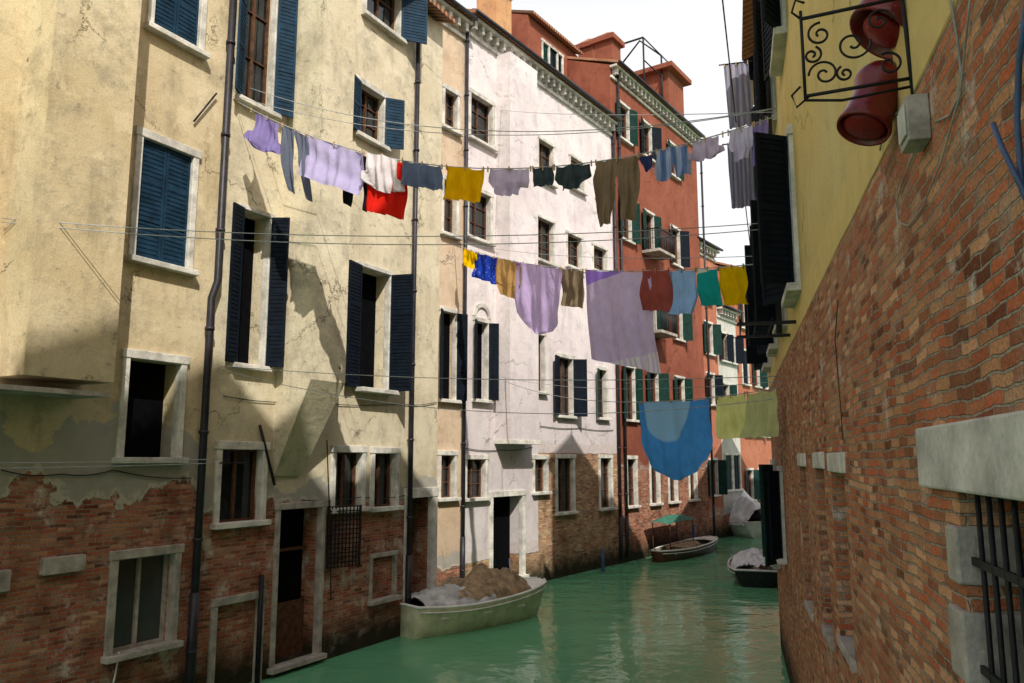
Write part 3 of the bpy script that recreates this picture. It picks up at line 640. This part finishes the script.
# ------------------------------------------------------------------ boats
BW=simple('cream_boat_paint',(.64,.60,.40),.45,.25,3); BW2=simple('white_gelcoat',(.72,.71,.66),.35,.2,3); BI=simple('boat_floor',(.22,.2,.16),.7,.4)
TARP=simple('tan_tarpaulin',(.34,.24,.14),.85,.5,5,bump=.03); TWH=simple('white_tarpaulin',(.66,.67,.68),.7,.2,3,bump=.02); BDK=simple('dark_varnished_wood',(.10,.035,.02),.4,.4); BBK=simple('black_hull_paint',(.02,.02,.022),.4,.3); GRN=simple('green_canvas',(.03,.13,.09),.8,.3); RUB=simple('blue_rope',(.05,.1,.3),.8)
TG=simple('grey_tarpaulin',(.46,.46,.44),.7,.35,3,bump=.02)
def boat(name,pos,ang,L,W,H,hull,inner,rim,tarp=None,seats=True,engine=False,sq=.75):
    e=empty(name,RZ(pos.x,pos.y,ang)); m=MB(); n=24; k=8
    def hw(t):
        a=W/2*(sq+(1-sq)*math.sin(min(1,t/.4)*math.pi/2))
        if t>.45: a*=math.sqrt(max(0,1-((t-.45)/.555)**2.2))
        return max(a,.012)
    def sh(t): return H*(1+.28*max(0,t-.35)**1.5*2+.1*(max(0,.3-t)/.3)**2)
    vs=[];fs=[]
    for i in range(n+1):
        t=i/n
        for j in range(2*k+1):
            q=(j-k)/k; aq=abs(q); wy=hw(t)*(aq**.55)*(.80+.20*aq); zz=-.25+(sh(t)+.25)*(aq**1.9)
            xx=(t-.5)*L+ (max(0,t-.7)/.3)**2*(zz-H)*.28
            vs.append((xx,wy*(1 if q>=0 else -1),zz))
    for i in range(n):
        for j in range(2*k): a=i*(2*k+1)+j; fs.append((a,a+2*k+1,a+2*k+2,a+1))
    fs.append(tuple(range(2*k+1)))
    m.add(vs,fs,hull,None,True)
    vs2=[(x,y*.9,z+.05 if z<H*.2 else z-.01) for x,y,z in vs]
    vs2=[(x,y,max(z,.12)) for x,y,z in vs2]
    m.add(vs2,[tuple(reversed(f)) for f in fs[:-1]],inner,None,True)
    for sd in (-1,1):
        pts=[((i/n-.5)*L+(max(0,i/n-.7)/.3)**2*(sh(i/n)-H)*.28,sd*hw(i/n)*.97,sh(i/n)+.01) for i in range(n+1)]; m.tube(pts,.035,rim,8)
        pts=[(x,y*1.01,z-.12) for x,y,z in pts]; m.tube(pts,.018,rim,6)
    m.tube([(-L/2,-hw(0),sh(0)),(-L/2,hw(0),sh(0))],.035,rim,8)
    pts=[];f2=[]
    for i in range(7):
        t=.8+.19*i/6; x=(t-.5)*L+(max(0,t-.7)/.3)**2*(sh(t)-H)*.28
        pts+=[(x,-hw(t)*.95,sh(t)-.01),(x,0,sh(t)+.04),(x,hw(t)*.95,sh(t)-.01)]
    for i in range(6):
        for j in range(2): a=i*3+j; f2.append((a,a+3,a+4,a+1))
    m.add(pts,f2,rim,None,True)
    if seats:
        for t in (.15,.42,.68): x=(t-.5)*L; w=hw(t)*.9; m.box(x-.13,x+.13,-w,w,H*.62,H*.62+.04,rim)
    m.obj('hull',None,e)
    for mt,t0,t1,hg,ov in (tarp or []):
        g=MB(); vs=[];fs=[]; nx,ny=70,44; sd=RU(0,50)
        for i in range(nx+1):
            t=t0+(t1-t0)*i/nx
            for j in range(ny+1):
                q=-1+2*j/ny; w=hw(min(t,.985))*ov; ed=1-abs(q)**3
                el=math.sin(math.pi*(.08+.84*i/nx))
                wr=abs(noise.noise(Vector((t*13+q*3,q*2.2-t*6,sd))))+.6*abs(noise.noise(Vector((t*24-q*5,q*6,sd+3))))
                z=sh(t)+.03+hg*ed*(el**.6)*(1+.75*noise.noise(Vector((t*6+sd,q*1.8,0))))-.16*wr+.05
                if abs(q)>.93: z-=.16*(abs(q)-.93)/.07+RU(0,.02)
                vs.append(((t-.5)*L+.05*noise.noise(Vector((q*5,t*9,1))),q*w*(1+.05*noise.noise(Vector((t*20,sd,0)))),z))
        for i in range(nx):
            for j in range(ny): a=i*(ny+1)+j; fs.append((a,a+ny+1,a+ny+2,a+1))
        g.add(vs,fs,mt,None,True)
        g.obj('tarpaulin',None,e)
    if engine:
        g=MB(); x=-L/2-.16
        T=Matrix.Translation((x,0,H+.32)); g.lathe([(0,.22),(.1,.21),(.15,.15),(.17,.02),(.165,-.12),(.12,-.2),(0,-.21)],BBK,16,T@Matrix.Scale(1.25,4,(1,0,0)))
        g.box(x-.06,x+.06,-.04,.04,-.3,H+.15,BBK); g.box(x+.02,x+.22,-.1,.1,H-.05,H+.1,'iron'); g.box(x-.12,x+.1,-.12,.12,.02,.05,BBK)
        g.obj('outboard_motor',None,e)
    return e
angL=math.atan2(P1.X.y,P1.X.x)
boat('moored_boat',ground(476,623),angL-math.radians(18),4.7,2.0,.68,BW,BI,BW2,tarp=[(TG,.05,.5,.24,.86),(TARP,.28,.80,.50,.80)])
angP=math.atan2(P2.X.y,P2.X.x)
p=P2.w(P2.at(662,460)[0],0,1.1)
boat('wooden_rowing_boat',p,angP,6.5,1.5,.42,BDK,BI,BW2,tarp=[(TARP,.25,.6,.1,.7)],sq=.35)
q=P2.w(P2.at(656,460)[0],0,.75); m=MB(); ee=empty('green_boat_canopy',RZ(q.x,q.y,angP))
vs=[];fs=[]
for i in range(13):
    for j in range(9): x=-1.7+3.4*i/12; y=-.5+j/8; vs.append((x,y,1.45+.34*math.cos(y*2.6)*math.sqrt(max(.05,1-(x/1.8)**2))+.02*noise.noise(Vector((x*4,y*4,0)))))
for i in range(12):
    for j in range(8): a=i*9+j; fs.append((a,a+9,a+10,a+1))
m.add(vs,fs,GRN,None,True)
for x in (-1.3,1.3):
    for y in (-.4,.4): m.tube([(x,y,.3),(x,y,1.5)],.025,'wood',6)
m.obj('canvas',None,ee)
boat('covered_motorboat',ground(741,534),math.radians(100),5.6,2.6,.8,BW2,BI,BW2,tarp=[(TWH,.02,.93,1.15,1.02)],seats=False,engine=True)
boat('white_motorboat',ground(757,578),math.radians(74),4.6,2.0,.5,BBK,BW2,BW2,tarp=[(TWH,.1,.9,.30,.9)],seats=False)
for (u,v,hh) in ((603,572,.9),(694,549,1.2)):
    g=ground(u,v); m=MB(); m.tube([(g.x,g.y,-1),(g.x,g.y,hh-.1),(g.x,g.y,hh)],[.08,.07,.04],BLUEI,10); m.obj('mooring_pole')
m=MB(); g=ground(478,622); m.tube(curve(Vector((g.x+.9,g.y+1.9,.75)),P2.w(P2.at(508,460)[0],1.0,.05),.25),.014,RUB,6); m.obj('mooring_rope')
# ------------------------------------------------------------------ light
w=bpy.data.worlds.new("World"); scene.world=w; w.use_nodes=True; nt=w.node_tree
bg=nt.nodes['Background']; sky=nt.nodes.new('ShaderNodeTexSky'); sky.sky_type='NISHITA'; sky.sun_disc=False
sky.sun_elevation=math.radians(SUNEL); sky.sun_rotation=math.atan2(SH.x,SH.y); sky.dust_density=4; sky.air_density=1.0; sky.ozone_density=.6
tcw=nt.nodes.new('ShaderNodeTexCoord'); sx=nt.nodes.new('ShaderNodeSeparateXYZ'); nt.links.new(tcw.outputs['Generated'],sx.inputs[0])
mr=nt.nodes.new('ShaderNodeMapRange'); nt.links.new(sx.outputs[2],mr.inputs[0])
for i,q in enumerate((.5,.85,.92,.1)): mr.inputs[i+1].default_value=q
mx=nt.nodes.new('ShaderNodeMix'); mx.data_type='RGBA'; nt.links.new(mr.outputs[0],mx.inputs[0]); nt.links.new(sky.outputs[0],mx.inputs[6]); mx.inputs[7].default_value=(7.8,7.8,7.9,1)
nt.links.new(mx.outputs[2],bg.inputs[0]); bg.inputs[1].default_value=.14
sd=bpy.data.lights.new('sun','SUN'); sd.energy=5.0; sd.angle=math.radians(.5); sd.color=(1,.94,.84)
so=bpy.data.objects.new('sun',sd); scene.collection.objects.link(so)
dirv=Vector((SH.x*math.cos(math.radians(SUNEL)),SH.y*math.cos(math.radians(SUNEL)),math.sin(math.radians(SUNEL))))
so.rotation_euler=dirv.to_track_quat('Z','Y').to_euler(); so.location=(0,0,40)
cd=bpy.data.cameras.new('camera'); co=bpy.data.objects.new('camera',cd); scene.collection.objects.link(co)
co.location=CAM; co.rotation_euler=(math.pi/2+PT,0,0); cd.lens=FP/1024*36; cd.sensor_width=36; cd.clip_end=3000; cd.clip_start=.05
scene.camera=co
scene.view_settings.view_transform='Standard'; scene.view_settings.look='None'; scene.view_settings.exposure=0
